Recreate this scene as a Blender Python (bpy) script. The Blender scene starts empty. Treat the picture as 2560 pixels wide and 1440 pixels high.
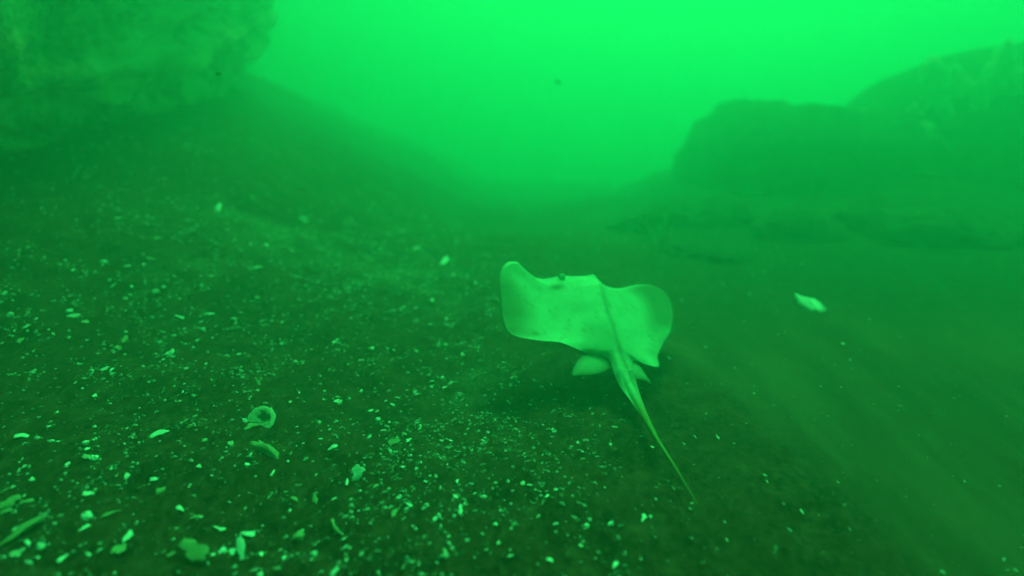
import bpy, bmesh, math, random
import numpy as np
from mathutils import Vector, Matrix, Euler

S = bpy.context.scene
COL = S.collection
R = math.radians
random.seed(7)
rng = np.random.default_rng(11)

# ------------------------------------------------------------------ camera
CAM_H = 0.80
PITCH = 18.0
LENS = 36.0 / 2 / math.tan(R(37.5))
cd = bpy.data.cameras.new('camera')
cam = bpy.data.objects.new('camera', cd)
COL.objects.link(cam)
cam.location = (0, 0, CAM_H)
cam.rotation_euler = (R(90 - PITCH), 0, 0)
cd.lens = LENS
cd.sensor_width = 36
cd.clip_start = 0.02
cd.clip_end = 200
cd.dof.use_dof = True
cd.dof.focus_distance = 1.55
cd.dof.aperture_fstop = 0.95
S.camera = cam
FPX = 1280 / math.tan(R(37.5))

# ------------------------------------------------------------------ light
SUN_EL, SUN_AZ = 52.0, 14.0          # azimuth measured from straight ahead (+y) towards the right (+x)
w = bpy.data.worlds.new('World')
S.world = w
w.use_nodes = True
nt = w.node_tree
nt.nodes.clear()
wo = nt.nodes.new('ShaderNodeOutputWorld')
bg = nt.nodes.new('ShaderNodeBackground')
sky = nt.nodes.new('ShaderNodeTexSky')
sky.sky_type = 'NISHITA'
sky.sun_disc = False
sky.sun_elevation = R(SUN_EL)
sky.sun_rotation = R(SUN_AZ)
tint = nt.nodes.new('ShaderNodeMix')            # metres of algae-rich water above filter the daylight to green
tint.data_type = 'RGBA'
tint.blend_type = 'MULTIPLY'
tint.inputs[0].default_value = 1.0
nt.links.new(sky.outputs[0], tint.inputs[6])
tint.inputs[7].default_value = (0.05, 1.0, 0.10, 1)
nt.links.new(tint.outputs[2], bg.inputs[0])
bg.inputs[1].default_value = 0.065
nt.links.new(bg.outputs[0], wo.inputs[0])

sd = bpy.data.lights.new('sun', 'SUN')
sun = bpy.data.objects.new('sun', sd)
COL.objects.link(sun)
sd.energy = 5.0
sd.angle = R(22)
sd.color = (0.075, 1.0, 0.17)
sdir = Vector((math.sin(R(SUN_AZ)) * math.cos(R(SUN_EL)), math.cos(R(SUN_AZ)) * math.cos(R(SUN_EL)), math.sin(R(SUN_EL))))
sun.rotation_euler = sdir.to_track_quat('Z', 'Y').to_euler()
sun.location = (2, 4, 6)

S.view_settings.view_transform = 'Standard'
S.view_settings.look = 'None'
S.view_settings.gamma = 1
S.view_settings.exposure = 0.55
S.render.engine = 'CYCLES'
S.cycles.use_denoising = True
S.cycles.max_bounces = 8
S.cycles.volume_bounces = 4
S.cycles.diffuse_bounces = 3
S.cycles.transparent_max_bounces = 8

# ------------------------------------------------------------------ the water (murk)
HAZE_D = 0.22
def build_haze():
    x0, x1, y0, y1, z0, z1 = -18, 18, -3.2, 30, -5.0, 3.0
    v = [(x, y, z) for z in (z0, z1) for y in (y0, y1) for x in (x0, x1)]
    f = [(0, 2, 3, 1), (4, 5, 7, 6), (0, 1, 5, 4), (2, 6, 7, 3), (0, 4, 6, 2), (1, 3, 7, 5)]
    me = bpy.data.meshes.new('haze')
    me.from_pydata(v, [], f)
    o = bpy.data.objects.new('haze', me)
    COL.objects.link(o)
    m = bpy.data.materials.new('murky_water')
    m.use_nodes = True
    n = m.node_tree
    n.nodes.clear()
    out = n.nodes.new('ShaderNodeOutputMaterial')
    pv = n.nodes.new('ShaderNodeVolumePrincipled')
    pv.inputs['Color'].default_value = (0.20, 0.86, 0.80, 1)
    pv.inputs['Density'].default_value = HAZE_D
    pv.inputs['Anisotropy'].default_value = 0.77
    n.links.new(pv.outputs[0], out.inputs['Volume'])
    me.materials.append(m)
    o['kind'] = 'stuff'
    o['label'] = 'murky green water full of fine silt filling the whole scene'
build_haze()

# ------------------------------------------------------------------ helpers
def sstep(a, b, x):
    t = np.clip((np.asarray(x, float) - a) / (b - a), 0, 1)
    return t * t * (3 - 2 * t)

def _hash(ix, iy, iz, seed):
    h = (ix * 374761393 + iy * 668265263 + iz * 2147483647 + seed * 1274126177) & 0xFFFFFFFF
    h = ((h ^ (h >> 13)) * 1274126177) & 0xFFFFFFFF
    h = ((h ^ (h >> 16)) * 2246822519) & 0xFFFFFFFF
    return ((h ^ (h >> 15)) & 0xFFFF) / 65535.0

def vnoise(x, y, z=0.0, seed=0):
    x, y, z = np.broadcast_arrays(np.asarray(x, float), np.asarray(y, float), np.asarray(z, float))
    ix, iy, iz = np.floor(x).astype(np.int64), np.floor(y).astype(np.int64), np.floor(z).astype(np.int64)
    fx, fy, fz = x - ix, y - iy, z - iz
    fx, fy, fz = [t * t * t * (t * (t * 6 - 15) + 10) for t in (fx, fy, fz)]
    r = 0
    for dx in (0, 1):
        for dy in (0, 1):
            for dz in (0, 1):
                r = r + _hash(ix + dx, iy + dy, iz + dz, seed) * (fx if dx else 1 - fx) * (fy if dy else 1 - fy) * (fz if dz else 1 - fz)
    return r * 2 - 1

def fbm(x, y, z=0.0, seed=0, oct=4, gain=0.5):
    r, a, f = 0, 1.0, 1.0
    for k in range(oct):
        r = r + a * vnoise(np.asarray(x) * f + 17.3 * k, np.asarray(y) * f + 5.1 * k, np.asarray(z) * f, seed + k)
        a *= gain
        f *= 2.03
    return r

def xb(y):                                   # where the dark shelly mud meets the pale soft silt
    return 0.72 - 0.20 * np.asarray(y, float)

def ground(x, y):
    x = np.asarray(x, float)
    y = np.asarray(y, float)
    left = np.maximum(-x - 0.2, 0)
    left = np.where(left < 0.4, left * left / 0.8, left - 0.2)
    left = 4.0 * np.tanh(left / 4.0)
    z = left * (0.05 + 0.51 * sstep(0.8, 5.0, y))
    z = z - 0.10 * np.maximum(y - 3.1, 0) ** 1.12 * (1 - 0.9 * sstep(0.7, 1.9, x) * (1 - sstep(6.0, 9.0, y)))       # the floor falls away into a gully straight ahead
    z = np.maximum(z, -2.6 + 0.2 * np.tanh(z))
    right = np.maximum(x - 1.2, 0)
    z = z + 0.13 * sstep(2.9, 5.0, y) * sstep(0.75, 1.7, x) * (1 - sstep(5.2, 7.0, y))
    xr = x - xb(y)
    z = z - 0.035 * sstep(0.0, 0.35, xr) * (1 - sstep(2.0, 3.5, y))          # shallow trough of silt
    z = z + 0.030 * fbm(x * 1.3, y * 0.9, 0, 3, 3)
    z = z + 0.07 * fbm(x * 1.1, y * 0.8, 0, 61, 3) * sstep(2.8, 5.0, y)
    # furrows running away from the viewer
    fur = fbm(x * 7.5 + 0.8 * vnoise(x * 1.2, y * 1.2, 0, 51), y * 0.9, 0, 21, 3)
    z = z + fur * 0.006 * (0.35 + 0.9 * sstep(0.1, 0.5, xr)) * (1 - 0.8 * sstep(1.2, 2.2, y))
    # lumps and pits
    z = z + 0.009 * fbm(x * 11, y * 9, 0, 31, 3) * (1 - 0.75 * sstep(0.0, 0.3, xr))
    return z

CP, SP = math.cos(R(PITCH)), math.sin(R(PITCH))
def vdir(px, py):
    a = (px - 1280) / FPX
    b = -(py - 720) / FPX
    return Vector((a, CP + b * SP, -SP + b * CP))
CAM = Vector((0, 0, CAM_H))
def at(px, py, t):
    return CAM + vdir(px, py) * t
def hit(px, py):
    d = vdir(px, py)
    ts = np.linspace(0.5, 14, 2700)
    gz = ground(d.x * ts, d.y * ts)
    k = np.argmax(CAM_H + d.z * ts < gz)
    t = ts[k] if k > 0 else 14
    return Vector((d.x * t, d.y * t, float(ground(d.x * t, d.y * t)))), t

def mesh_obj(name, verts, faces, mat=None, parent=None, smooth=True):
    me = bpy.data.meshes.new(name)
    me.from_pydata([tuple(v) for v in verts], [], [tuple(f) for f in faces])
    me.validate()
    if smooth:
        me.polygons.foreach_set('use_smooth', [True] * len(me.polygons))
    if mat:
        me.materials.append(mat)
    o = bpy.data.objects.new(name, me)
    COL.objects.link(o)
    if parent:
        o.parent = parent
    return o

def tag(o, label, cat, group=None):
    o['label'] = label
    o['category'] = cat
    if group:
        o['group'] = group
    return o

def mat(name, rough=0.8, spec=0.2):
    m = bpy.data.materials.new(name)
    m.use_nodes = True
    n = m.node_tree
    b = n.nodes['Principled BSDF']
    b.inputs['Roughness'].default_value = rough
    b.inputs['Specular IOR Level'].default_value = spec
    return m, n, b

def node(n, typ, **kw):
    x = n.nodes.new(typ)
    for k, v in kw.items():
        setattr(x, k, v)
    return x

def mixc(n, fac, a, b, blend='MIX'):
    x = node(n, 'ShaderNodeMix', data_type='RGBA', blend_type=blend)
    for sock, v in ((0, fac), (6, a), (7, b)):
        if hasattr(v, 'links') or hasattr(v, 'is_linked'):
            n.links.new(v, x.inputs[sock])
        else:
            x.inputs[sock].default_value = v if sock == 0 else (*v, 1)
    return x.outputs[2]

def ramp(n, src, p0, p1, v0=0.0, v1=1.0):
    x = node(n, 'ShaderNodeMapRange', interpolation_type='SMOOTHSTEP')
    n.links.new(src, x.inputs[0])
    x.inputs[1].default_value = p0
    x.inputs[2].default_value = p1
    x.inputs[3].default_value = v0
    x.inputs[4].default_value = v1
    return x.outputs[0]

def noise_tex(n, coord, scale, detail=4, rough=0.55, stretch=None):
    t = node(n, 'ShaderNodeTexNoise')
    t.inputs['Scale'].default_value = scale
    t.inputs['Detail'].default_value = detail
    t.inputs['Roughness'].default_value = rough
    if stretch:
        mp = node(n, 'ShaderNodeMapping')
        mp.inputs['Scale'].default_value = stretch
        n.links.new(coord, mp.inputs[0])
        n.links.new(mp.outputs[0], t.inputs['Vector'])
    else:
        n.links.new(coord, t.inputs['Vector'])
    return t.outputs[0]

def bump(n, b, src, strength, dist):
    x = node(n, 'ShaderNodeBump')
    x.inputs['Strength'].default_value = strength
    x.inputs['Distance'].default_value = dist
    n.links.new(src, x.inputs['Height'])
    n.links.new(x.outputs[0], b.inputs['Normal'])

# ------------------------------------------------------------------ materials
def mud_material():
    m, n, b = mat('shelly_mud', 0.9, 0.1)
    g = node(n, 'ShaderNodeNewGeometry').outputs['Position']
    silt = node(n, 'ShaderNodeAttribute', attribute_name='silt').outputs['Fac']
    hashp = node(n, 'ShaderNodeAttribute', attribute_name='hash_patch').outputs['Fac']
    big = noise_tex(n, g, 5.0, 5, 0.6)
    fine = noise_tex(n, g, 75, 6, 0.72, (1, 0.6, 1))
    grain = noise_tex(n, g, 260, 3, 0.7)
    mud = mixc(n, ramp(n, big, 0.3, 0.7), (0.030, 0.0075, 0.0055), (0.090, 0.021, 0.013))
    clump = noise_tex(n, g, 21, 6, 0.66, (1, 0.75, 1))
    mud = mixc(n, ramp(n, clump, 0.49, 0.70, 0, 0.8), mud, (0.15, 0.054, 0.038))
    mud = mixc(n, ramp(n, clump, 0.47, 0.30, 0, 0.8), mud, (0.008, 0.003, 0.0025))
    mud = mixc(n, ramp(n, fine, 0.44, 0.70), mud, (0.14, 0.050, 0.035))
    mud = mixc(n, ramp(n, fine, 0.46, 0.28, 0, 0.85), mud, (0.004, 0.0045, 0.004))
    mud = mixc(n, ramp(n, grain, 0.60, 0.80, 0, 0.55), mud, (0.12, 0.12, 0.10))
    strk = noise_tex(n, g, 9, 4, 0.6, (1, 0.16, 1))
    st = mixc(n, ramp(n, strk, 0.35, 0.65), (0.085, 0.034, 0.025), (0.14, 0.064, 0.048))
    st = mixc(n, ramp(n, fine, 0.5, 0.75, 0, 0.35), st, (0.11, 0.108, 0.085))
    c = mixc(n, silt, mud, st)
    dark_mask = node(n, 'ShaderNodeAttribute', attribute_name='right_dark').outputs['Fac']
    c = mixc(n, dark_mask, c, mixc(n, ramp(n, clump, 0.35, 0.65), (0.010, 0.012, 0.009), (0.035, 0.042, 0.030)))  # darker ground colour towards the far right
    speck = noise_tex(n, g, 120, 4, 0.75)
    c = mixc(n, hashp, c, mixc(n, ramp(n, speck, 0.40, 0.66), (0.07, 0.05, 0.04), (0.36, 0.36, 0.30)))
    n.links.new(c, b.inputs['Base Color'])
    bump(n, b, fine, 0.7, 0.006)
    return m

def shell_material():
    m, n, b = mat('bleached_shell', 0.55, 0.35)
    oi = node(n, 'ShaderNodeObjectInfo')
    tc = node(n, 'ShaderNodeTexCoord').outputs['Object']
    base = mixc(n, ramp(n, oi.outputs['Random'], 0.0, 1.0), (0.30, 0.27, 0.18), (0.74, 0.88, 0.94))
    nz = noise_tex(n, tc, 160, 4, 0.6)
    c = mixc(n, ramp(n, nz, 0.52, 0.72, 0, 0.7), base, (0.16, 0.14, 0.09))
    n.links.new(c, b.inputs['Base Color'])
    return m

def bright_shell_material():
    m, n, b = mat('white_shell', 0.5, 0.4)
    tc = node(n, 'ShaderNodeTexCoord').outputs['Object']
    nz = noise_tex(n, tc, 90, 4, 0.6)
    c = mixc(n, ramp(n, nz, 0.40, 0.68, 0, 0.8), (0.62, 0.76, 0.86), (0.30, 0.30, 0.22))
    n.links.new(c, b.inputs['Base Color'])
    return m

def dull_shell_material():
    m, n, b = mat('stained_shell', 0.7, 0.2)
    tc = node(n, 'ShaderNodeTexCoord').outputs['Object']
    nz = noise_tex(n, tc, 70, 5, 0.65)
    c = mixc(n, ramp(n, nz, 0.35, 0.65), (0.15, 0.135, 0.075), (0.46, 0.45, 0.32))
    n.links.new(c, b.inputs['Base Color'])
    return m

def grit_material():
    m, n, b = mat('shell_grit', 0.6, 0.3)
    a = node(n, 'ShaderNodeAttribute', attribute_name='tone').outputs['Fac']
    c = mixc(n, a, (0.14, 0.13, 0.09), (0.68, 0.82, 0.88))
    n.links.new(c, b.inputs['Base Color'])
    return m

def rock_material(name, dark, pale, lo, hi, scale=3.0, spots=None):
    m, n, b = mat(name, 0.92, 0.1)
    tc = node(n, 'ShaderNodeTexCoord').outputs['Object']
    nz = noise_tex(n, tc, scale, 6, 0.62)
    c = mixc(n, ramp(n, nz, lo, hi), dark, pale)
    fn = noise_tex(n, tc, 28, 5, 0.7)
    c = mixc(n, ramp(n, fn, 0.5, 0.75, 0, 0.5), c, tuple(min(1, p * 1.6) for p in pale))
    c = mixc(n, ramp(n, fn, 0.45, 0.25, 0, 0.6), c, tuple(p * 0.5 for p in dark))
    n.links.new(c, b.inputs['Base Color'])
    bump(n, b, fn, 0.8, 0.03)
    return m

M_MUD = mud_material()
M_SHELL = shell_material()
M_WHITE = bright_shell_material()
M_DULL = dull_shell_material()
def valve_material():
    m, n, b = mat('hollow_valve', 0.6, 0.3)
    tc = node(n, 'ShaderNodeTexCoord').outputs['Object']
    sub = node(n, 'ShaderNodeVectorMath', operation='SUBTRACT')
    n.links.new(tc, sub.inputs[0])
    sub.inputs[1].default_value = (0.02, 0.10, 0.0)
    mul = node(n, 'ShaderNodeVectorMath', operation='MULTIPLY')
    n.links.new(sub.outputs[0], mul.inputs[0])
    mul.inputs[1].default_value = (1, 1, 0)
    ln = node(n, 'ShaderNodeVectorMath', operation='LENGTH')
    n.links.new(mul.outputs[0], ln.inputs[0])
    nz = noise_tex(n, tc, 7, 4, 0.65)
    ad = node(n, 'ShaderNodeMath', operation='MULTIPLY_ADD')
    n.links.new(nz, ad.inputs[0])
    ad.inputs[1].default_value = 0.45
    n.links.new(ln.outputs['Value'], ad.inputs[2])
    c = mixc(n, ramp(n, ad.outputs[0], 0.34, 0.50), (0.05, 0.05, 0.035), (0.78, 0.80, 0.70))
    n2 = noise_tex(n, tc, 12, 4, 0.6)
    c = mixc(n, ramp(n, n2, 0.5, 0.68, 0, 0.75), c, (0.14, 0.14, 0.09))
    n.links.new(c, b.inputs['Base Color'])
    return m
M_VALVE = valve_material()
M_GRIT = grit_material()
M_ROCK = rock_material('mossy_boulder', (0.035, 0.035, 0.028), (0.10, 0.095, 0.075), 0.35, 0.65)
M_RUBBLE = rock_material('dark_rubble', (0.026, 0.026, 0.02), (0.075, 0.074, 0.06), 0.35, 0.65, 8)
M_LEDGE = rock_material('pale_crusted_rock', (0.11, 0.062, 0.036), (0.90, 0.74, 0.54), 0.36, 0.54, 2.6)

# ------------------------------------------------------------------ seabed
def build_seabed():
    def axis(lo, hi, n, focus, k):
        u = np.linspace(-1, 1, n)
        s = np.sinh(u * k) / math.sinh(k)
        return np.where(s < 0, focus + s * (focus - lo), focus + s * (hi - focus))
    xs = axis(-17.5, 17.5, 600, 0.0, 4.0)
    ys = axis(-2.9, 29.5, 640, 1.5, 3.9)
    X, Y = np.meshgrid(xs, ys)
    Z = ground(X, Y)
    V = np.stack([X, Y, Z], -1).reshape(-1, 3)
    ny, nx = X.shape
    i = np.arange(ny * nx).reshape(ny, nx)
    F = np.stack([i[:-1, :-1], i[:-1, 1:], i[1:, 1:], i[1:, :-1]], -1).reshape(-1, 4)
    me = bpy.data.meshes.new('seabed')
    me.vertices.add(len(V))
    me.vertices.foreach_set('co', V.ravel())
    me.loops.add(F.size)
    me.loops.foreach_set('vertex_index', F.ravel())
    me.polygons.add(len(F))
    me.polygons.foreach_set('loop_start', np.arange(0, F.size, 4))
    me.polygons.foreach_set('loop_total', np.full(len(F), 4))
    me.polygons.foreach_set('use_smooth', np.ones(len(F), bool))
    me.update(calc_edges=True)
    x, y = V[:, 0], V[:, 1]
    wob = 0.10 * fbm(x * 3, y * 2, 0, 71, 4)
    silt = sstep(-0.06, 0.14, x - xb(y) + wob - 0.06)
    silt = silt * (1 - 0.95 * sstep(1.7, 2.7, y + 0.25 * wob * 4))
    a = me.attributes.new('silt', 'FLOAT', 'POINT')
    a.data.foreach_set('value', silt.astype(np.float32))
    a = me.attributes.new('right_dark', 'FLOAT', 'POINT')
    dark_mask = sstep(0.35, 1.1, x + wob) * sstep(1.9, 3.0, y + 2 * wob) * (1 - sstep(6, 8, y))  # ground darkens to the right and with distance, ending far off
    a.data.foreach_set('value', (0.85 * dark_mask).astype(np.float32))
    hp = np.zeros(len(V))
    for px, py, rx, ry, s in ((720, 590, 0.20, 0.14, 0.75), (620, 590, 0.12, 0.07, 0.6), (1000, 690, 0.12, 0.16, 0.65),
                              (900, 660, 0.15, 0.12, 0.5), (1200, 930, 0.08, 0.10, 0.4), (1170, 1010, 0.06, 0.06, 0.4), (1100, 760, 0.1, 0.1, 0.4),
                              (480, 660, 0.15, 0.06, 0.35), (560, 540, 0.2, 0.1, 0.5), (700, 640, 0.2, 0.08, 0.6)):
        p, _ = hit(px, py)
        d = ((x - p.x) / rx) ** 2 + ((y - p.y) / ry) ** 2
        hp = np.maximum(hp, s * np.exp(-d * 1.2))
    hp = hp * (0.35 + 0.9 * sstep(-0.5, 0.5, fbm(x * 16, y * 12, 0, 81, 4)))
    a = me.attributes.new('hash_patch', 'FLOAT', 'POINT')
    a.data.foreach_set('value', np.clip(hp, 0, 0.85).astype(np.float32))
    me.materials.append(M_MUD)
    o = bpy.data.objects.new('seabed', me)
    COL.objects.link(o)
    o['kind'] = 'structure'
    o['label'] = 'dark muddy seabed sprinkled with broken shell'
build_seabed()

# ------------------------------------------------------------------ rocks
def ico(sub):
    bm = bmesh.new()
    bmesh.ops.create_icosphere(bm, subdivisions=sub, radius=1)
    V = np.array([v.co[:] for v in bm.verts])
    F = [[v.index for v in f.verts] for f in bm.faces]
    bm.free()
    return V, F
ICO = {k: ico(k) for k in (1, 2, 3, 4, 5, 6)}

def rock_mesh(radii, sub=5, boxy=1.0, amp=0.12, freq=1.6, seed=0, fine=0.03, taper=0.0, skew=0.0):
    V, F = ICO[sub]
    P = np.sign(V) * np.abs(V) ** boxy
    r = np.array(radii)
    P = P * r
    P[:, 0] *= 1 - taper * np.maximum(P[:, 2] / r[2], -0.6)
    P[:, 2] -= skew * (P[:, 0] + r[0]) * (P[:, 2] > 0) * P[:, 2] / r[2]
    N = V
    d = amp * fbm(V[:, 0] * freq + seed, V[:, 1] * freq, V[:, 2] * freq, seed, 4) + fine * fbm(V[:, 0] * 9, V[:, 1] * 9, V[:, 2] * 9, seed + 9, 3)
    return P + N * (d * np.mean(r))[:, None], F

def rock(name, loc, radii, m, label, cat, group=None, rz=0, **kw):
    V, F = rock_mesh(radii, **kw)
    c, s = math.cos(rz), math.sin(rz)
    V = np.stack([V[:, 0] * c - V[:, 1] * s, V[:, 0] * s + V[:, 1] * c, V[:, 2]], -1)
    o = mesh_obj(name, V, F, m)
    o.location = loc
    tag(o, label, cat, group)
    return o, V + np.array(loc)

flat, _ = rock('boulder', (2.42, 5.2, -0.50), (1.12, 0.95, 1.14), M_ROCK,
     'flat-topped dark boulder standing beside the spotted domed boulder', 'boulder', 'boulders on the right', rz=0.12,
     boxy=0.62, amp=0.08, seed=4, sub=5, taper=0.10, skew=0.09)
dome, domeV = rock('boulder', (3.98, 5.3, -0.62), (1.85, 1.35, 1.66), M_ROCK,
     'large domed boulder dotted with pale sponge patches, at the right edge', 'boulder', 'boulders on the right',
     boxy=0.96, amp=0.03, seed=9, sub=5, fine=0.012)

ledge, ledgeV = rock('rock_ledge', (-2.40, 5.6, 1.45), (0.84, 4.3, 0.76), M_LEDGE,
     'pale mottled rock ledge overhanging the dark slope at upper left', 'rock ledge', rz=-0.05,
     boxy=0.8, amp=0.10, freq=2.0, seed=15, sub=6, fine=0.05)

for vv in ledge.data.vertices:               # the shelf climbs and swings away to the left as it recedes
    yy = vv.co.y + 5.6
    vv.co.z += 0.17 * (min(yy, 7.0) - 4.9)
    vv.co.x -= 0.09 * max(0.0, yy - 4.0) ** 2

# sponge patches grown onto the dome: parts of it
def patch_on(V, px, py, rpx):
    d = vdir(px, py)
    P = np.array(V) - np.array(CAM)
    dn = np.array(d.normalized())
    t = P @ dn
    off = np.linalg.norm(P - t[:, None] * dn, axis=1)
    near = off < 0.09
    if not near.any():
        return
    k = np.where(near)[0][np.argmin(t[near])]
    c = V[k]
    r = rpx / FPX * t[k]
    sv, sf = rock_mesh((r, r * 0.7, r * random.uniform(0.9, 1.4)), sub=3, amp=0.35, freq=2.2, seed=int(px) % 97)
    o = mesh_obj('sponge_patch', sv * np.array([0.75, 0.8, 1.5]), sf, M_SPONGE, dome)
    o.rotation_euler = (0, math.atan2(px - 2560, 620 - py), 0)
    o.location = Vector(c) - d.normalized() * 0.55 * r - dome.location
M_SPONGE = rock_material('pale_sponge', (0.6, 0.6, 0.5), (0.85, 0.85, 0.75), 0.35, 0.65, 20)
for px, py, r in ((2352, 212, 26), (2408, 188, 17), (2480, 172, 20), (2495, 205, 18), (2462, 240, 17), (2204, 302, 22), (2158, 322, 15),
                  (2256, 350, 21), (2356, 352, 23), (2358, 262, 14), (2538, 186, 15), (2270, 275, 13)):
    patch_on(domeV, px, py, r * 1.5)

# rubble at the boulders' foot
for px, py, w_, h_, lab in (
        (1600, 572, 70, 36, 'dark rubble stone below the flat-topped boulder, under the seaweed sprigs'),
        (1720, 560, 110, 50, 'wide dark rubble stone against the left foot of the flat-topped boulder'),
        (1860, 560, 120, 58, 'dark rounded rubble stone in front of the flat-topped boulder'),
        (2010, 590, 120, 60, 'dark rubble stone behind the white shell, in the hazy foot of the boulders'),
        (2190, 570, 150, 64, 'broad hazy rubble stone below the domed boulder'),
        (2400, 600, 190, 76, 'long low rubble stone at the right edge below the domed boulder'),
        (1700, 640, 70, 22, 'small dark rubble stone just beyond the right wing of the skate'),
        (1830, 655, 60, 20, 'small low rubble stone half buried between skate and white shell')):
    p, t = hit(px, py)
    a = w_ / FPX * t
    b_ = h_ / FPX * t * 0.85
    rock('rubble_stone', (p.x, p.y + a * 0.3, p.z), (a, a * 0.7, b_), M_ROCK if a > 0.4 else M_RUBBLE, lab, 'stone', 'rubble stones at the foot of the boulders',
         sub=4, boxy=0.95, amp=0.22, seed=px % 83, rz=random.uniform(-.3, .3), fine=0.06)

# ------------------------------------------------------------------ seaweed sprigs
def tube(pts, rad, n=6):
    V, F = [], []
    for i, p in enumerate(pts):
        p = Vector(p)
        d = (Vector(pts[min(i + 1, len(pts) - 1)]) - Vector(pts[max(i - 1, 0)])).normalized()
        u = d.orthogonal().normalized()
        v = d.cross(u)
        for k in range(n):
            a = 2 * math.pi * k / n
            V.append(p + (u * math.cos(a) + v * math.sin(a)) * rad[i])
    for i in range(len(pts) - 1):
        for k in range(n):
            F.append((i * n + k, i * n + (k + 1) % n, (i + 1) * n + (k + 1) % n, (i + 1) * n + k))
    F.append(tuple(range(n))[::-1])
    F.append(tuple((len(pts) - 1) * n + k for k in range(n)))
    return V, F
mw, nw, bw = mat('pale_seaweed', 0.7, 0.2)
nw.links.new(mixc(nw, ramp(nw, noise_tex(nw, node(nw, 'ShaderNodeTexCoord').outputs['Object'], 60), 0.3, 0.7), (0.28, 0.32, 0.16), (0.50, 0.52, 0.36)), bw.inputs['Base Color'])
def sprig(px, py, hpx, lean, label, seed):
    rs = random.Random(seed)
    p, t = hit(px, py)
    h = hpx / FPX * t
    V, F = [], []
    for s in range(5):
        bx, by, ln = rs.uniform(-.2, .2) * h, rs.uniform(-.2, .2) * h, h * rs.uniform(.55, 1)
        pts, rad = [], []
        for k in range(9):
            u = k / 8
            pts.append((bx + lean * ln * u * u + rs.uniform(-.03, .03) * h + bx * u, by + rs.uniform(-.03, .03) * h, ln * u - .01))
            rad.append(h * 0.045 * (1 - .6 * u) * rs.uniform(.7, 1.3))
        v, f = tube(pts, rad)
        o = len(V)
        V += v
        F += [tuple(i + o for i in q) for q in f]
        for b in range(3):                       # side branchlets
            k = rs.randint(3, 7)
            q0 = Vector(pts[k])
            q1 = q0 + Vector((rs.uniform(-.2, .2) * h, rs.uniform(-.1, .1) * h, rs.uniform(.08, .2) * h))
            v, f = tube([q0, (q0 + q1) / 2 + Vector((0, 0, .01 * h)), q1], [h * .03, h * .028, h * .012], 5)
            o = len(V)
            V += v
            F += [tuple(i + o for i in q) for q in f]
    o = mesh_obj('seaweed_sprig', V, F, mw)
    o.location = p
    tag(o, label, 'seaweed', 'seaweed sprigs by the rubble')
sprig(1640, 612, 95, -0.15, 'tallest pale seaweed sprig, rising behind the right wing of the skate', 3)
sprig(1598, 575, 60, -0.5, 'shorter seaweed sprig leaning over just beyond the tallest one', 5)
sprig(1968, 548, 50, -0.25, 'short bright seaweed sprig on the rubble straight above the white shell', 8)

# ------------------------------------------------------------------ the skate
def catmull(P, n):
    P = np.array(P, float)
    m = len(P)
    out = []
    for u in np.linspace(0, m - 1, n):
        i = min(int(u), m - 2)
        t = u - i
        p0, p1, p2, p3 = P[max(i - 1, 0)], P[i], P[i + 1], P[min(i + 2, m - 1)]
        out.append(0.5 * (2 * p1 + (p2 - p0) * t + (2 * p0 - 5 * p1 + 4 * p2 - p3) * t * t + (3 * p1 - p0 - 3 * p2 + p3) * t ** 3))
    return np.array(out)

SK_N = Vector((0.25, -0.38, 0.89)).normalized()
SK_C = at(1480, 780, 1.86)
def on_disc(px, py, h=0.0):
    d = vdir(px, py)
    t = (SK_C + SK_N * h - CAM).dot(SK_N) / d.dot(SK_N)
    return CAM + d * t
def on_z(px, py, z):
    d = vdir(px, py)
    return CAM + d * ((z - CAM_H) / d.z)

def skate_material():
    m, n, b = mat('skate_skin', 0.62, 0.25)
    tc = node(n, 'ShaderNodeTexCoord').outputs['Object']
    mg = node(n, 'ShaderNodeAttribute', attribute_name='margin').outputs['Fac']
    rd = node(n, 'ShaderNodeAttribute', attribute_name='ridge_shade').outputs['Fac']
    tl = node(n, 'ShaderNodeAttribute', attribute_name='tail').outputs['Fac']
    big = noise_tex(n, tc, 14, 4, 0.55)
    fn = noise_tex(n, tc, 110, 4, 0.6)
    c = mixc(n, ramp(n, big, 0.3, 0.7), (0.38, 0.70, 0.57), (0.46, 0.84, 0.69))
    c = mixc(n, ramp(n, fn, 0.55, 0.75, 0, 0.2), c, (0.28, 0.46, 0.34))
    sp = noise_tex(n, tc, 38, 5, 0.7)
    c = mixc(n, ramp(n, sp, 0.50, 0.70, 0, 0.6), c, (0.24, 0.42, 0.30))
    c = mixc(n, mg, c, (0.13, 0.11, 0.05))
    c = mixc(n, rd, c, (0.12, 0.12, 0.09))  # shaded side of the midline ridge, mixed into the skin colour
    c = mixc(n, tl, c, (0.30, 0.28, 0.10))
    n.links.new(c, b.inputs['Base Color'])
    b.inputs['Subsurface Weight'].default_value = 0.0
    tr = node(n, 'ShaderNodeBsdfTranslucent')
    n.links.new(c, tr.inputs[0])
    mx = node(n, 'ShaderNodeMixShader')
    mx.inputs[0].default_value = 0.22
    n.links.new(b.outputs[0], mx.inputs[1])
    n.links.new(tr.outputs[0], mx.inputs[2])
    tp = node(n, 'ShaderNodeBsdfTransparent')
    m2 = node(n, 'ShaderNodeMixShader')
    mm = node(n, 'ShaderNodeMath', operation='MULTIPLY')
    n.links.new(mg, mm.inputs[0])
    mm.inputs[1].default_value = 0.50
    n.links.new(mm.outputs[0], m2.inputs[0])
    n.links.new(mx.outputs[0], m2.inputs[1])
    n.links.new(tp.outputs[0], m2.inputs[2])
    n.links.new(m2.outputs[0], n.nodes['Material Output'].inputs['Surface'])
    bump(n, b, fn, 0.15, 0.003)
    return m
M_SKATE = skate_material()

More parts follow.
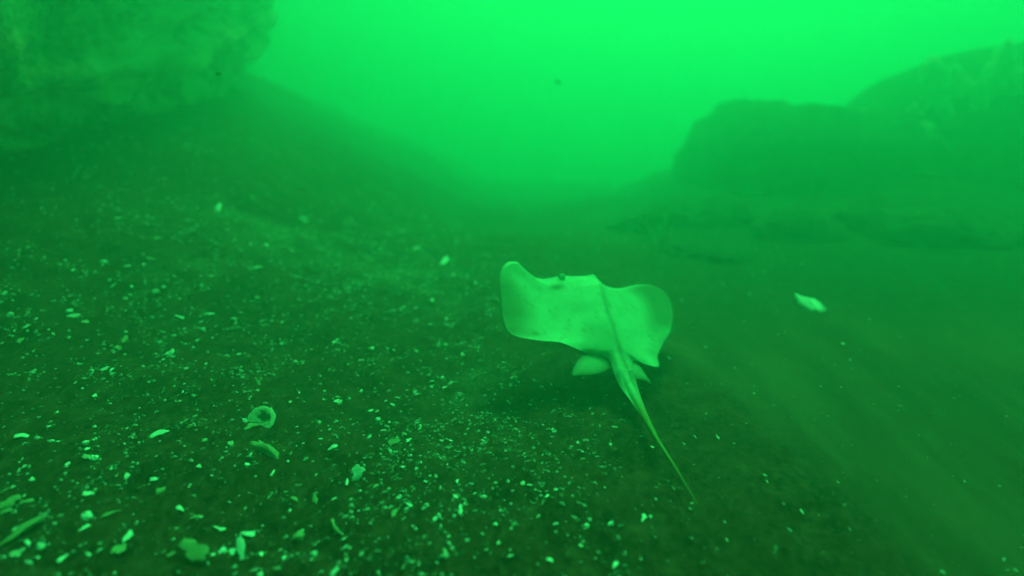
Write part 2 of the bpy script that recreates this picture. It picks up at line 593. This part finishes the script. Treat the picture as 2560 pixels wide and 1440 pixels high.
def build_skate():
    # spine, left edge, left bend (or None), right edge, height of left edge, of right edge   (all traced along the animal's own ribs)
    T = [((1478, 697), (1466, 697), None, (1485, 697), 0.0, 0.0),
         ((1479, 708), (1410, 690), None, (1499, 707), 0.004, -0.002),
         ((1482, 722), (1356, 697.5), None, (1516, 722), 0.008, -0.004),
         ((1485, 738), (1314, 685), (1392, 724), (1546, 722.5), 0.018, -0.006),
         ((1488, 752), (1294, 657), (1376, 749), (1599, 712), 0.032, -0.012),
         ((1491, 766), (1264, 659), (1350, 766), (1641, 718), 0.030, -0.022),
         ((1495, 780), (1246.5, 692), (1350, 777), (1674, 745), 0.022, -0.030),
         ((1499, 795), (1249, 746), (1372, 787), (1686, 785), 0.012, -0.030),
         ((1504, 808), (1254, 800), (1378, 812), (1681, 824), 0.006, -0.022),
         ((1510, 822), (1273, 836), (1390, 836), (1662, 858), 0.008, -0.012),
         ((1517, 837), (1337, 851), None, (1646, 890), 0.012, -0.004),
         ((1524, 854), (1395, 856), None, (1647, 918), 0.012, 0.002),
         ((1530, 868), (1438, 872), None, (1616, 912), 0.006, 0.002),
         ((1536, 882), (1458, 880), None, (1587, 900), 0.0, 0.0),
         ((1542, 895), (1515, 893), None, (1580, 915), -0.002, -0.002),
         ((1556, 930), (1534, 931), None, (1584, 937), -0.004, -0.006)]
    n1 = 96
    spine = catmull([t[0] for t in T], n1)
    le = catmull([t[1] for t in T], n1)
    lb = catmull([t[2] if t[2] else ((t[0][0] + t[1][0]) / 2, (t[0][1] + t[1][1]) / 2) for t in T], n1)
    re_ = catmull([t[3] for t in T], n1)
    hl = catmull([(t[4], 0) for t in T], n1)[:, 0]
    hr = catmull([(t[5], 0) for t in T], n1)[:, 0]
    NS = 26
    js = np.concatenate([-np.linspace(1, 0, NS) ** 0.9, (np.linspace(0, 1, NS) ** 0.9)[1:]])
    top, bot, marg, ridge_shade, tailv = [], [], [], [], []
    u_axis = np.linspace(0, 1, n1)
    for i in range(n1):
        rt, rb, rm, rg, rtl = [], [], [], [], []
        last_th = []
        u = u_axis[i]
        wl = np.linalg.norm(le[i] - spine[i]) / FPX * 1.85
        wr = np.linalg.norm(re_[i] - spine[i]) / FPX * 1.85
        for j in js:
            a = abs(j)
            if j <= 0:
                p = spine[i] * (1 - a) ** 2 + lb[i] * 2 * a * (1 - a) + le[i] * a * a
                h = hl[i] * a ** 2.2
                wd = wl * a
            else:
                p = spine[i] * (1 - a) + re_[i] * a
                h = hr[i] * a ** 2.0
                wd = wr * a
            body = 0.022 * math.exp(-(wd / 0.055) ** 2) * min(1, 0.25 + 4 * u) + 0.008 * math.exp(-(wd / 0.010) ** 2)
            body *= 1 - 0.72 * float(sstep(0.55, 1.0, u))
            wing = 0.007 * (1 - a) ** 0.7 * min(1, wd / 0.02 + .4)
            edge = (1 - a ** 6)
            th = max(0.0011, (body + wing) * edge)
            # gentle fin-ray ripple near the trailing edge
            h += 0.0006 * math.sin(u * 70) * a ** 3
            c = on_disc(p[0], p[1], h)
            last_th.append(th)
            rt.append(c + SK_N * th)
            rb.append(c - SK_N * th * 0.55)
            mm = 0.0
            if j < 0:
                mm = float(sstep(0.55, 0.95, a) * sstep(0.30, 0.46, u) * (1 - sstep(0.58, 0.68, u))) * 0.65
            else:
                mm = float(sstep(0.50, 0.80, a) * sstep(0.22, 0.34, u) * (1 - sstep(0.48, 0.62, u))) * 0.62
                mm = max(mm, float(sstep(0.72, 1.0, a) * sstep(0.4, 0.5, u) * (1 - sstep(0.66, 0.74, u))) * 0.3)
            if j < 0:      # dark blotch behind the head and a small one near the hind edge
                mm = max(mm, 0.75 * math.exp(-(((p[0] - 1392) / 17) ** 2 + ((p[1] - 721) / 7) ** 2)), 0.85 * math.exp(-(((p[0] - 1338) / 7) ** 2 + ((p[1] - 836) / 6) ** 2)))
            rm.append(mm)
            g = math.exp(-((wd - 0.013) / 0.008) ** 2) if j > 0 else 0  # painted stripe of shade just right of the midline ridge
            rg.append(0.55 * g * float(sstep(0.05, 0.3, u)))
            rtl.append(0.0)
        top.append(rt); bot.append(rb); marg.append(rm); ridge_shade.append(rg); tailv.append(rtl)
    # the tail continues the last rib: same number of points across
    TL = [((1570, 962), 20, 22), ((1585, 992), 13.5, 16), ((1602, 1026), 8, 12), ((1620, 1060), 5.5, 9), ((1640, 1095), 4.2, 4.6), ((1666, 1135), 2.9, 3.1), ((1694, 1178), 1.9, 2.0),
          ((1722, 1224), 1.2, 1.2), ((1744, 1262), 0.6, 0.6)]
    sp = catmull([tuple(spine[-1])] + [t[0] for t in TL], 60)
    wlr = catmull([(22, 28)] + [(t[1], t[2]) for t in TL], 60)
    zb = on_disc(spine[-1][0], spine[-1][1]).z
    ztip = float(ground(*on_z(1744, 1262, 0.02).xy)) + 0.03
    for k in range(1, 60):
        v = k / 59
        z = zb + (ztip - zb) * (v ** 0.85)
        d = np.array(sp[min(k + 1, 59)]) - np.array(sp[k - 1])
        d = d / np.linalg.norm(d)
        nrm = np.array([d[1], -d[0]])          # towards the right of the animal
        rt, rb, rm, rg, rtl = [], [], [], [], []
        c0 = on_z(sp[k][0], sp[k][1], z)
        dist = (c0 - CAM).length
        for j in js:
            wpx = (wlr[k][0] if j < 0 else wlr[k][1]) * j
            q = sp[k] + nrm * wpx
            bl = float(sstep(0.0, 0.5, v))
            c = on_z(q[0], q[1], z) * bl + on_disc(q[0], q[1], -0.006 * abs(j) ** 2) * (1 - bl)
            half = 0.5 * (wlr[k][0] + wlr[k][1]) / FPX * dist
            core = min(half, 0.007 * (1 - v) + 0.0016)
            dd = abs(wpx) / FPX * dist
            th = core * math.sqrt(max(0.0, 1 - min(1, dd / (core * 1.25 + 1e-6)) ** 2)) * (1.5 if dd < core else 1)
            th = max(th, 0.0007)
            b2 = float(sstep(0.0, 0.22, v))
            th = th * b2 + last_th[len(rt)] * (1 - b2)
            up = (Vector((0.1, -0.15, 0.98)) * bl + SK_N * (1 - bl)).normalized()
            rt.append(c + up * th)
            rb.append(c - up * th * 0.7)
            rm.append(0.35 * float(sstep(0.3, 0.8, abs(j))) if j > 0 else 0.15)
            rg.append(0.55 * math.exp(-((j - 0.35) / 0.25) ** 2) * (1 - float(sstep(0.15, 0.4, v))))  # the painted ridge shade runs on over the tail root
            rtl.append(float(sstep(0.15, 0.4, v)))
        top.append(rt); bot.append(rb); marg.append(rm); ridge_shade.append(rg); tailv.append(rtl)
    n = len(top)
    m = len(js)
    V = [p for r in top for p in r]
    off = len(V)
    for r in bot:
        V += r[1:-1]
    A = [a for r in marg for a in r] + [a for r in marg for a in r[1:-1]]
    G = [a for r in ridge_shade for a in r] + [0 for r in ridge_shade for a in r[1:-1]]
    TT = [a for r in tailv for a in r] + [a for r in tailv for a in r[1:-1]]
    t_ = lambda i, j: i * m + j
    b_ = lambda i, j: t_(i, j) if j in (0, m - 1) else off + i * (m - 2) + j - 1
    F = []
    for i in range(n - 1):
        for j in range(m - 1):
            F.append((t_(i, j), t_(i + 1, j), t_(i + 1, j + 1), t_(i, j + 1)))
            F.append((b_(i, j), b_(i, j + 1), b_(i + 1, j + 1), b_(i + 1, j)))
    for i in (0, n - 1):
        for j in range(m - 1):
            q = [t_(i, j), t_(i, j + 1), b_(i, j + 1), b_(i, j)]
            q = list(dict.fromkeys(q))
            F.append(tuple(q if i == 0 else q[::-1]))
    base = SK_C.copy()
    o = mesh_obj('skate', [p - base for p in V], F, M_SKATE)
    o.location = base
    for nm, arr in (('margin', A), ('ridge_shade', G), ('tail', TT)):
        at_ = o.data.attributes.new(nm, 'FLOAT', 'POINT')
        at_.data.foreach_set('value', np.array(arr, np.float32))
    bm = bmesh.new()
    bm.from_mesh(o.data)
    bmesh.ops.recalc_face_normals(bm, faces=bm.faces)
    bm.to_mesh(o.data)
    bm.free()
    tag(o, 'pale skate with spread wings and thin tail gliding away above the dark seabed', 'skate')

    def fin(pts, h, label=None):
        Q = np.array(pts + [pts[0]], float)
        cum = np.concatenate([[0], np.cumsum(np.linalg.norm(np.diff(Q, axis=0), axis=1))])
        uu = np.linspace(0, cum[-1], 73)[:-1]
        P = np.stack([np.interp(uu, cum, Q[:, 0]), np.interp(uu, cum, Q[:, 1])], -1)
        c = P.mean(0)
        rings = [1.0, 0.97, 0.85, 0.65, 0.4, 0.15]
        V, F, mg = [], [], []
        for side in (1, -1):
            for r in rings:
                if side == -1 and r == 1.0:
                    continue
                for q in P:
                    p = c + (q - c) * r
                    th = 0.0008 + 0.0035 * (1 - r) ** 0.6
                    V.append(on_disc(p[0], p[1], h) + SK_N * th * side - base)
                    mg.append(0.25 + 0.5 * r ** 3)
        nP = len(P)
        idx = lambda s, k, q: (k * nP + q % nP) if (s == 0 or k == 0) else (len(rings) * nP + (k - 1) * nP + q % nP)
        for s in (0, 1):
            for k in range(len(rings) - 1):
                for q in range(nP):
                    f = (idx(s, k, q), idx(s, k, q + 1), idx(s, k + 1, q + 1), idx(s, k + 1, q))
                    F.append(f if s == 0 else f[::-1])
            f = tuple(idx(s, len(rings) - 1, q) for q in range(nP))
            F.append(f if s == 0 else f[::-1])
        fo = mesh_obj('pelvic_fin', V, F, M_SKATE, o)
        at_ = fo.data.attributes.new('margin', 'FLOAT', 'POINT')
        at_.data.foreach_set('value', np.array(mg, np.float32))
        bm = bmesh.new()
        bm.from_mesh(fo.data)
        bmesh.ops.recalc_face_normals(bm, faces=bm.faces)
        bm.to_mesh(fo.data)
        bm.free()
    fin([(1472, 868), (1453, 886), (1441, 906), (1431, 925), (1429, 935), (1432, 940.5), (1439, 940), (1458, 938.5), (1482, 937), (1508, 931), (1528, 918), (1530, 890), (1500, 866)], -0.008)
    fin([(1548, 885), (1585, 897), (1600, 914), (1616, 940), (1628.5, 960.5), (1616, 953), (1604, 949.5), (1590, 950), (1566, 930), (1545, 905)], -0.006)

    # raised eyes with dark pupils at the front of the head
    me_, ne_, be_ = mat('eye', 0.3, 0.5)
    be_.inputs['Base Color'].default_value = (0.012, 0.012, 0.01, 1)
    for px, py in ((1400, 696), (1464, 700)):
        V, F = ICO[3]
        lump = mesh_obj('eye_bulge', V * np.array([0.010, 0.008, 0.0105]), F, M_SKATE, o)
        c = on_disc(px + 5, py - 3, 0.008)
        lump.location = c - base
        e = mesh_obj('eye', V * 0.0026, F, me_, lump)
        e.location = Vector((-0.008, -0.003, 0.003))
build_skate()

# ------------------------------------------------------------------ shells and pebbles
def chip_mesh(kind, seed):
    """unit length 1 along y, lying flat, z up"""
    rs = random.Random(seed)
    if kind == 'pebble':
        V, F = rock_mesh((0.42, 0.5, 0.3), sub=3, amp=0.42, freq=1.5, seed=seed, fine=0.08)
        return V, F
    if kind == 'twig':
        pts, rad = [], []
        k0 = rs.uniform(-.25, .25)
        for k in range(10):
            u = k / 9
            pts.append((k0 * math.sin(u * 3.0 + seed) + rs.uniform(-.015, .015), u - .5, 0.06 + 0.05 * math.sin(u * 5)))
            rad.append(0.07 * rs.uniform(.7, 1.3) * (1 - .35 * u))
        return tube(pts, rad, 7)
    # sheet-like pieces: polar grid bent into a dish, with thickness
    nu, nr = 30, 6
    lobes = [rs.uniform(0, 6.28) for _ in range(4)]
    asp = {'chip': rs.uniform(.55, .95), 'shard': rs.uniform(.22, .34), 'valve': .78, 'hook': rs.uniform(.35, .5)}[kind]
    top, bot = [], []
    rad = []
    for k in range(nu):
        a = 2 * math.pi * k / nu
        r = 0.5 * (1 + 0.17 * math.cos(2 * a + lobes[0]) + 0.17 * math.cos(3 * a + lobes[1]) + 0.13 * math.cos(5 * a + lobes[2]) + 0.08 * math.cos(8 * a + lobes[3]) + rs.uniform(-.08, .08))
        if kind == 'valve':
            r = 0.5 * (1 + 0.08 * math.cos(a + .6) + 0.02 * math.sin(9 * a))
        rad.append(r)
    for layer in (0, 1):
        L = top if layer == 0 else bot
        for q in range(1, nr + 1):
            f = q / nr
            for k in range(nu):
                a = 2 * math.pi * k / nu
                x, y = rad[k] * f * math.cos(a) * asp, rad[k] * f * math.sin(a)
                bend = {'chip': 0.35, 'shard': 0.9, 'valve': -0.7, 'hook': .8}[kind]
                z = 0.10 + bend * (0.25 * asp * asp - x * x) - 0.15 * y * y
                if kind == 'hook':
                    x += 0.5 * y * y * (1 if seed % 2 else -1)
                if kind == 'valve':
                    z += 0.012 * math.sin(f * 22) + 0.01 * math.sin(k * 2.2)
                z += 0.025 * math.sin(7 * x + seed) * math.cos(6 * y)
                L.append((x, y, z - layer * 0.055 * (1 - f ** 4) - (0.012 if layer else 0)))
    V = top + [(0, 0, top[0][2] + .005)] + bot + [(0, 0, bot[0][2])]
    n1 = nu * nr + 1
    F = []
    for q in range(nr - 1):
        for k in range(nu):
            a, b, c, d = q * nu + k, q * nu + (k + 1) % nu, (q + 1) * nu + (k + 1) % nu, (q + 1) * nu + k
            F.append((a, d, c, b))
            F.append((a + n1, b + n1, c + n1, d + n1))
    for k in range(nu):
        F.append((nu * nr, k, (k + 1) % nu))
        F.append((nu * nr + n1, (k + 1) % nu + n1, k + n1))
        a, b = (nr - 1) * nu + k, (nr - 1) * nu + (k + 1) % nu
        F.append((a, a + n1, b + n1, b))
    return V, F

PROTO = {}
def proto(kind, seed, m):
    key = (kind, seed, m.name)
    if key not in PROTO:
        V, F = chip_mesh(kind, seed)
        nm = {'chip': 'shell_chip', 'shard': 'razor_shell', 'valve': 'broken_valve', 'hook': 'shell_chip', 'pebble': 'pebble', 'twig': 'worm_tube'}[kind]
        me = bpy.data.meshes.new(nm)
        me.from_pydata([tuple(v) for v in V], [], [tuple(f) for f in F])
        me.polygons.foreach_set('use_smooth', [True] * len(me.polygons))
        me.materials.append(m)
        PROTO[key] = me
    return PROTO[key]

NAME = {'chip': 'shell_chip', 'shard': 'razor_shell', 'valve': 'broken_valve', 'hook': 'shell_chip', 'pebble': 'pebble', 'twig': 'worm_tube'}
def slope_n(x, y):
    e = 0.02
    return Vector((-(float(ground(x + e, y)) - float(ground(x - e, y))) / (2 * e), -(float(ground(x, y + e)) - float(ground(x, y - e))) / (2 * e), 1)).normalized()

def put(kind, p, length, width, ang, m, label, cat, group=None, seed=0, lift=0.0, tilt=None, thick=None, face=None):
    o = bpy.data.objects.new(NAME[kind], proto(kind, seed, m))
    COL.objects.link(o)
    n = Vector(face).normalized() if face else slope_n(p.x, p.y)
    q = Vector((0, 0, 1)).rotation_difference(n)
    rot = q.to_matrix() @ Matrix.Rotation(ang, 3, 'Z')
    tl = tilt if tilt is not None else random.uniform(-.25, .25)
    rot = rot @ Matrix.Rotation(tl, 3, 'X') @ Matrix.Rotation(random.uniform(-.3, .3), 3, 'Y')
    asp = {'chip': .75, 'shard': .28, 'valve': .78, 'hook': .45, 'pebble': .84, 'twig': .2}[kind]
    sx = width / asp
    sz = thick if thick else max(min(sx, length), 0.5 * length)
    o.matrix_world = Matrix.Translation(p + n * lift) @ rot.to_4x4() @ Matrix.Diagonal((sx, length, sz, 1))
    return tag(o, label, cat, group)

def ppx(kind, px, py, lpx, wpx, imgdeg, m, label, cat, group=None, seed=0, **kw):
    """piece seen at a spot of the seabed, lpx long, its long side imgdeg above horizontal in view: turned into a real heading and size on the ground"""
    a = R(imgdeg)
    p, t = hit(px, py)
    e0, _ = hit(px - math.cos(a) * lpx / 2, py + math.sin(a) * lpx / 2)
    e1, _ = hit(px + math.cos(a) * lpx / 2, py - math.sin(a) * lpx / 2)
    v = (e1 - e0).to_2d()
    ln = min(max(v.length, lpx / FPX * t), 2.4 * lpx / FPX * t)
    head = math.atan2(v.y, v.x) - math.pi / 2
    wd = wpx / FPX * t
    wd = 0.85 * wd * (1 + 0.6 * abs(math.cos(a)))          # sides seen at a slant
    return put(kind, p, ln, wd, head, m, label, cat, group, seed, **kw)

G_BIG = 'larger shell pieces on the mud'
BIG = [
 ('shard', 62, 1330, 120, 30, 28, M_DULL, 'long striped razor shell lying aslant in the bottom left corner', 'razor shell', 3),
 ('shard', 88, 1312, 70, 12, 32, M_WHITE, 'thin bright sliver resting along the long razor shell in the corner', 'razor shell', 5),
 ('chip', 300, 1376, 58, 34, 48, M_DULL, 'oval stained mussel half, below the slim white splinter', 'shell', 4),
 ('shard', 320, 1346, 50, 13, 52, M_WHITE, 'slim white splinter touching the stained mussel half', 'shell', 8),
 ('pebble', 220, 1294, 24, 22, 20, M_WHITE, 'round bright white pebble above the slim white splinter', 'pebble', 2),
 ('chip', 212, 1320, 26, 12, 28, M_SHELL, 'small oval chip directly below the round bright pebble', 'shell', 6),
 ('shard', 275, 1291, 56, 9, 20, M_SHELL, 'thin needle-like splinter right of the round bright pebble', 'shell', 9),
 ('chip', 55, 1093, 32, 18, 12, M_WHITE, 'wedge-shaped white chip by itself near the left edge', 'shell', 10),
 ('chip', 397, 1086, 36, 24, 12, M_WHITE, 'large rounded pale chip left of the ring-shaped valve', 'shell', 11),
 ('valve', 655, 1050, 66, 84, 25, M_VALVE, 'ring-shaped broken oyster valve with a hollow middle', 'shell', 1),
 ('hook', 628, 1068, 40, 14, 15, M_DULL, 'curved sliver against the lower left rim of the ring-shaped valve', 'shell', 3),
 ('pebble', 612, 1053, 14, 12, 10, M_WHITE, 'tiny white pebble at the left tip of the ring-shaped valve', 'pebble', 3),
 ('hook', 620, 1340, 40, 18, 0, M_WHITE, 'brilliant white two-lobed chip above the flared shell', 'shell', 6),
 ('chip', 603, 1388, 52, 24, 95, M_WHITE, 'upright flared white shell standing below the two-lobed chip', 'shell', 13),
 ('chip', 557, 1380, 24, 13, 28, M_WHITE, 'bright oblong chip left of the flared shell, outer of two', 'shell', 14),
 ('chip', 581, 1382, 19, 14, 5, M_WHITE, 'bright stubby chip squeezed against the flared shell', 'shell', 15),
 ('pebble', 747, 1343, 34, 28, 10, M_DULL, 'rounded dull pebble alone to the right of the two-lobed chip', 'pebble', 5),
 ('chip', 492, 1390, 62, 34, -35, M_DULL, 'broad dull shell flap propped up over a dark hollow', 'shell', 17),
 ('chip', 896, 1192, 34, 24, 40, M_WHITE, 'jagged bright chip leaning over a dark hole', 'shell', 18),
 ('shard', 868, 1206, 26, 8, 80, M_SHELL, 'narrow upright sliver on the left rim of the dark hole', 'shell', 7),
 ('pebble', 295, 873, 24, 20, 15, M_DULL, 'round tan pebble high on the left slope', 'pebble', 7),
 ('chip', 310, 853, 18, 12, 60, M_DULL, 'yellowish chip just above the round tan pebble', 'shell', 19),
 ('pebble', 428, 884, 16, 14, 60, M_WHITE, 'small bright pebble right of the round tan pebble', 'pebble', 9),
 ('shard', 450, 795, 28, 7, -24, M_WHITE, 'short white rod-like splinter slanting down to the right', 'shell', 12),
 ('chip', 524, 787, 24, 10, -8, M_WHITE, 'low pale chip right of the short white rod', 'shell', 21),
 ('chip', 262, 925, 24, 9, 22, M_SHELL, 'slim pale chip below the round tan pebble', 'shell', 22),
 ('hook', 185, 791, 34, 9, 6, M_SHELL, 'flat faint chip far left, upper of two', 'shell', 23),
 ('chip', 214, 808, 18, 12, 20, M_SHELL, 'flat faint chip far left, lower of two', 'shell', 24),
 ('chip', 20, 1262, 52, 20, 20, M_DULL, 'yellowish shell half cut by the left edge, upper of two', 'shell', 25),
 ('shard', 14, 1284, 36, 13, 18, M_DULL, 'yellowish sliver cut by the left edge, lower of two', 'shell', 26),
 ('chip', 70, 1255, 32, 13, 26, M_SHELL, 'grey oval chip beside the yellowish shell half', 'shell', 27),
 ('chip', 38, 1387, 30, 17, 25, M_SHELL, 'grey rounded chip under the long razor shell', 'shell', 28),
 ('chip', 155, 1398, 26, 13, 40, M_SHELL, 'grey oval chip left of the stained mussel half', 'shell', 29),
 ('chip', 220, 1238, 24, 14, 10, M_SHELL, 'pair-like lumpy chip upper right of the grey oval chips', 'shell', 30),
 ('chip', 386, 1200, 24, 13, 3, M_WHITE, 'plump pale chip straight below the large rounded pale chip', 'shell', 31),
 ('chip', 401, 1230, 28, 13, 18, M_DULL, 'small triangular dull chip under the plump pale chip', 'shell', 32),
 ('hook', 497, 1294, 32, 10, 15, M_SHELL, 'hooked pale chip left of the two-lobed chip', 'shell', 33),
 ('pebble', 668, 1130, 72, 22, -32, M_DULL, 'dull brownish sausage-shaped stone below the ring-shaped valve', 'stone', 8),
 ('shard', 833, 1120, 36, 10, 20, M_WHITE, 'bright curved splinter in the middle of the shelly mud', 'shell', 14),
 ('shard', 1022, 1104, 20, 8, 45, M_WHITE, 'stubby bright rod beside a dull round chip', 'shell', 16),
 ('chip', 984, 1108, 22, 16, -5, M_DULL, 'dull round chip left of the stubby bright rod', 'shell', 36),
 ('chip', 926, 1029, 14, 8, 5, M_WHITE, 'bright crescent chip, upper of a close pair', 'shell', 37),
 ('pebble', 945, 1050, 11, 9, 20, M_WHITE, 'bright tiny pebble, lower of a close pair', 'pebble', 11),
 ('chip', 843, 1004, 14, 12, 60, M_WHITE, 'bright angular chip above the crescent chip', 'shell', 38),
 ('chip', 788, 1249, 24, 14, 90, M_DULL, 'upright yellowish chip above the dull round pebble', 'shell', 39),
 ('chip', 836, 1250, 10, 9, 50, M_WHITE, 'bright dot-like chip right of the upright yellowish chip', 'shell', 40),
 ('twig', 850, 1325, 48, 12, -40, M_DULL, 'branching stained tube right of the dull round pebble', 'worm tube', 3),
 ('twig', 1102, 1300, 46, 9, -65, M_WHITE, 'curly white worm tube standing out among fine chips', 'worm tube', 5),
 ('chip', 1151, 1276, 20, 12, 80, M_WHITE, 'bright notched chip right of the curly white tube', 'shell', 41),
 ('chip', 1113, 1384, 24, 11, 100, M_SHELL, 'pale upright chip below the curly white tube', 'shell', 42),
 ('chip', 1024, 1264, 15, 13, 70, M_WHITE, 'small heart-shaped chip left of the curly white tube', 'shell', 43),
 ('chip', 985, 1287, 18, 15, 60, M_DULL, 'faint square chip below the heart-shaped chip', 'shell', 44),
 ('chip', 836, 1434, 26, 18, 40, M_WHITE, 'bright angular chip cut by the bottom edge', 'shell', 45),
 ('pebble', 757, 553, 20, 18, -40, M_WHITE, 'pale pebble alone high up the far slope', 'pebble', 13),
 ('hook', 643, 671, 32, 10, -4, M_WHITE, 'wavy bright chip in the middle distance', 'shell', 47),
 ('pebble', 262, 657, 19, 11, 0, M_WHITE, 'bright pebble at the far left, brightest of its cluster', 'pebble', 15),
 ('chip', 319, 668, 16, 9, 35, M_WHITE, 'greenish chip right of the brightest far pebble', 'shell', 48),
 ('chip', 377, 650, 24, 9, -8, M_DULL, 'dull flat chip two steps right of the brightest far pebble', 'shell', 49),
 ('pebble', 236, 681, 11, 8, 0, M_SHELL, 'small pebble lower left of the brightest far pebble', 'pebble', 17),
 ('pebble', 293, 683, 15, 9, 0, M_SHELL, 'faint pebble lower right of the brightest far pebble', 'pebble', 19),
 ('chip', 546, 522, 14, 14, 60, M_WHITE, 'farthest bright chip up the slope, with a thin tail', 'shell', 50),
 ('shard', 631, 495, 14, 4, -25, M_WHITE, 'farthest thin glint up the slope, left of two', 'shell', 18),
 ('shard', 668, 487, 9, 4, -25, M_WHITE, 'farthest thin glint up the slope, right of two', 'shell', 20),
 ('chip', 366, 559, 16, 8, -25, M_SHELL, 'faint chip far up the left slope under the ledge', 'shell', 51),
 ('chip', 1110, 656, 26, 9, 32, M_SHELL, 'faint oblong chip left of the raised wing tip', 'shell', 52),
 ('chip', 1040, 622, 12, 10, 40, M_SHELL, 'small faint chip higher left of the raised wing tip', 'shell', 53),
 ('chip', 1080, 751, 12, 7, 0, M_WHITE, 'bright little chip left of the skate', 'shell', 54),
 ('pebble', 2022, 762, 56, 40, -32, M_WHITE, 'big blurred white shell alone on the smooth silt to the right', 'shell', 55),
]
for k, px, py, l, wd, ang, m, lab, cat, sd_ in BIG:
    kw = {}
    if 'propped' in lab:
        kw = dict(tilt=0.1, lift=0.012, face=(0.1, -0.5, 0.85))
    if k == 'valve':
        kw = dict(thick=0.03, tilt=0.05, face=(0.25, -0.75, 0.7), lift=0.012)
        wd *= 0.6
    if 'leaning' in lab or 'standing' in lab:
        kw = dict(tilt=0.5, lift=0.006)
    if k == 'shard':
        l *= 0.85
    ppx(k, px, py, l, wd, ang, m, lab, cat, G_BIG, sd_, **kw)

# chips along the silt edge, right of the tail
for px, py, l in ((1795, 1097, 12), (1738, 1094, 10), (1710, 1111, 9), (1912, 1189, 13), (1918, 1205, 9), (2094, 1206, 13), (2003, 1282, 16), (1973, 1325, 12),
                  (2124, 1323, 9), (1813, 1308, 10), (1818, 1352, 10), (1719, 961, 7), (1457, 1132, 11), (1512, 1222, 9), (1684, 1223, 9), (1725, 1273, 9), (2048, 1288, 6)):
    ppx('chip', px, py, l, l * 0.42, -52 + random.uniform(-8, 8), M_WHITE, 'tiny white glinting chip on the silt near or beyond the tail tip', 'shell', 'glinting chips on the silt near the tail', 60 + px % 5)

# random scatter: the larger ones are things of their own
def dens(x, y):
    d = 1 - 0.97 * sstep(-0.55, -0.02, x - xb(y))
    c = sstep(-0.35, 0.5, fbm(np.asarray(x) * 4.5, np.asarray(y) * 3.2, 0, 91, 3))
    far = 1 - sstep(2.4, 3.8, y)
    left = 0.65 + 0.35 * sstep(-1.1, -0.5, x)
    return d * (0.52 + 0.48 * c) * (0.35 + 0.65 * far) * left

G_S = 'small shell chips on the mud'
LAB = {'chip': 'small pale shell chip among many on the dark mud left of the tail',
       'shard': 'small thin shell splinter among many chips on the dark mud',
       'hook': 'small curved shell chip among many on the dark mud',
       'pebble': 'small pale pebble among shell chips on the dark mud',
       'twig': 'short pale worm tube bit among shell chips on the dark mud'}
CAT = {'chip': 'shell', 'shard': 'shell', 'hook': 'shell', 'pebble': 'pebble', 'twig': 'worm tube'}
count = 0
used = []
while count < 205:
    px, py = random.uniform(0, 1640), random.uniform(560, 1440)
    d = vdir(px, py)
    p, t = hit(px, py)
    if t > 4.2 or random.random() > float(dens(p.x, p.y)):
        continue
    if any((px - a) ** 2 + (py - b) ** 2 < 14 ** 2 for a, b in used):
        continue
    used.append((px, py))
    kind = random.choices(['chip', 'shard', 'hook', 'pebble', 'twig'], [5, 1.2, 1.4, 3.2, 0.7])[0]
    ln = (0.0042 + 0.0085 * random.random() ** 1.8) * (0.72 + 0.32 * t)
    streak = float(sstep(900, 100, px))
    asp = {'chip': .6, 'shard': .32, 'hook': .45, 'pebble': .8, 'twig': .24}[kind]
    ln_ = ln * {'chip': 1.2, 'shard': 1.45, 'hook': 1.45, 'pebble': 1.1, 'twig': 1.8}[kind] * (1 + .2 * streak)
    put(kind, p, ln_, max(ln_ * asp, .0028), random.gauss(0.25 * streak, 0.9 - 0.5 * streak), M_SHELL if random.random() < .75 else M_WHITE,
        LAB[kind], CAT[kind], G_S, random.randint(100, 109), lift=0.0005)
    count += 1

def build_grit():
    V, F, tone = [], [], []
    N = 22000
    got = 0
    while got < N:
        x = rng.uniform(-2.2, 1.3, 4000)
        y = 0.6 + 3.4 * rng.random(4000) ** 0.85
        pr = dens(x, y) ** 1.3 + 0.02
        fine_c = sstep(-0.2, 0.6, fbm(x * 15, y * 11, 0, 101, 2))
        ok = rng.random(4000) < pr * (0.30 + 0.70 * fine_c)
        xs, ys = x[ok], y[ok]
        zs = ground(xs, ys)
        for a, b, c in zip(xs, ys, zs):
            s = (0.0008 + 0.0032 * rng.random() ** 2.6) * (0.75 + 0.38 * b)
            an = rng.uniform(0, 6.28)
            el = rng.uniform(1.0, 2.2)
            ca, sa = math.cos(an), math.sin(an)
            o = len(V)
            k = 5
            for q in range(k):
                th = 2 * math.pi * q / k
                r = s * rng.uniform(.6, 1.2)
                u, v = r * math.cos(th), r * el * math.sin(th)
                V.append((a + u * ca - v * sa, b + u * sa + v * ca, c + s * rng.uniform(-.2, .5)))
            V.append((a, b, c + s * rng.uniform(.6, 1.3)))
            for q in range(k):
                F.append((o + q, o + (q + 1) % k, o + k))
            tv = rng.random() ** 1.9
            tone.extend([tv] * (k + 1))
            got += 1
            if got >= N:
                break
    o = mesh_obj('shell_grit', V, F, M_GRIT, smooth=False)
    a = o.data.attributes.new('tone', 'FLOAT', 'POINT')
    a.data.foreach_set('value', np.array(tone, np.float32))
    o['kind'] = 'stuff'
    o['label'] = 'fine pale shell grit sprinkled over the dark mud'
build_grit()

# a crumb drifting in the water
V, F = rock_mesh((0.010, 0.006, 0.005), sub=3, amp=0.3, seed=5)
o = mesh_obj('drifting_crumb', V, F, M_RUBBLE)
o.location = at(545, 184, 1.9)
tag(o, 'dark crumb of debris drifting in the open water near the ledge', 'debris')

V, F = rock_mesh((0.016, 0.007, 0.006), sub=3, amp=0.3, seed=8)
o = mesh_obj('drifting_crumb', V, F, M_RUBBLE)
o.location = at(1395, 205, 3.4)
o.rotation_euler = (0, 0.5, 0)
tag(o, 'faint dark crumb of debris drifting in the bright open water above the skate', 'debris')
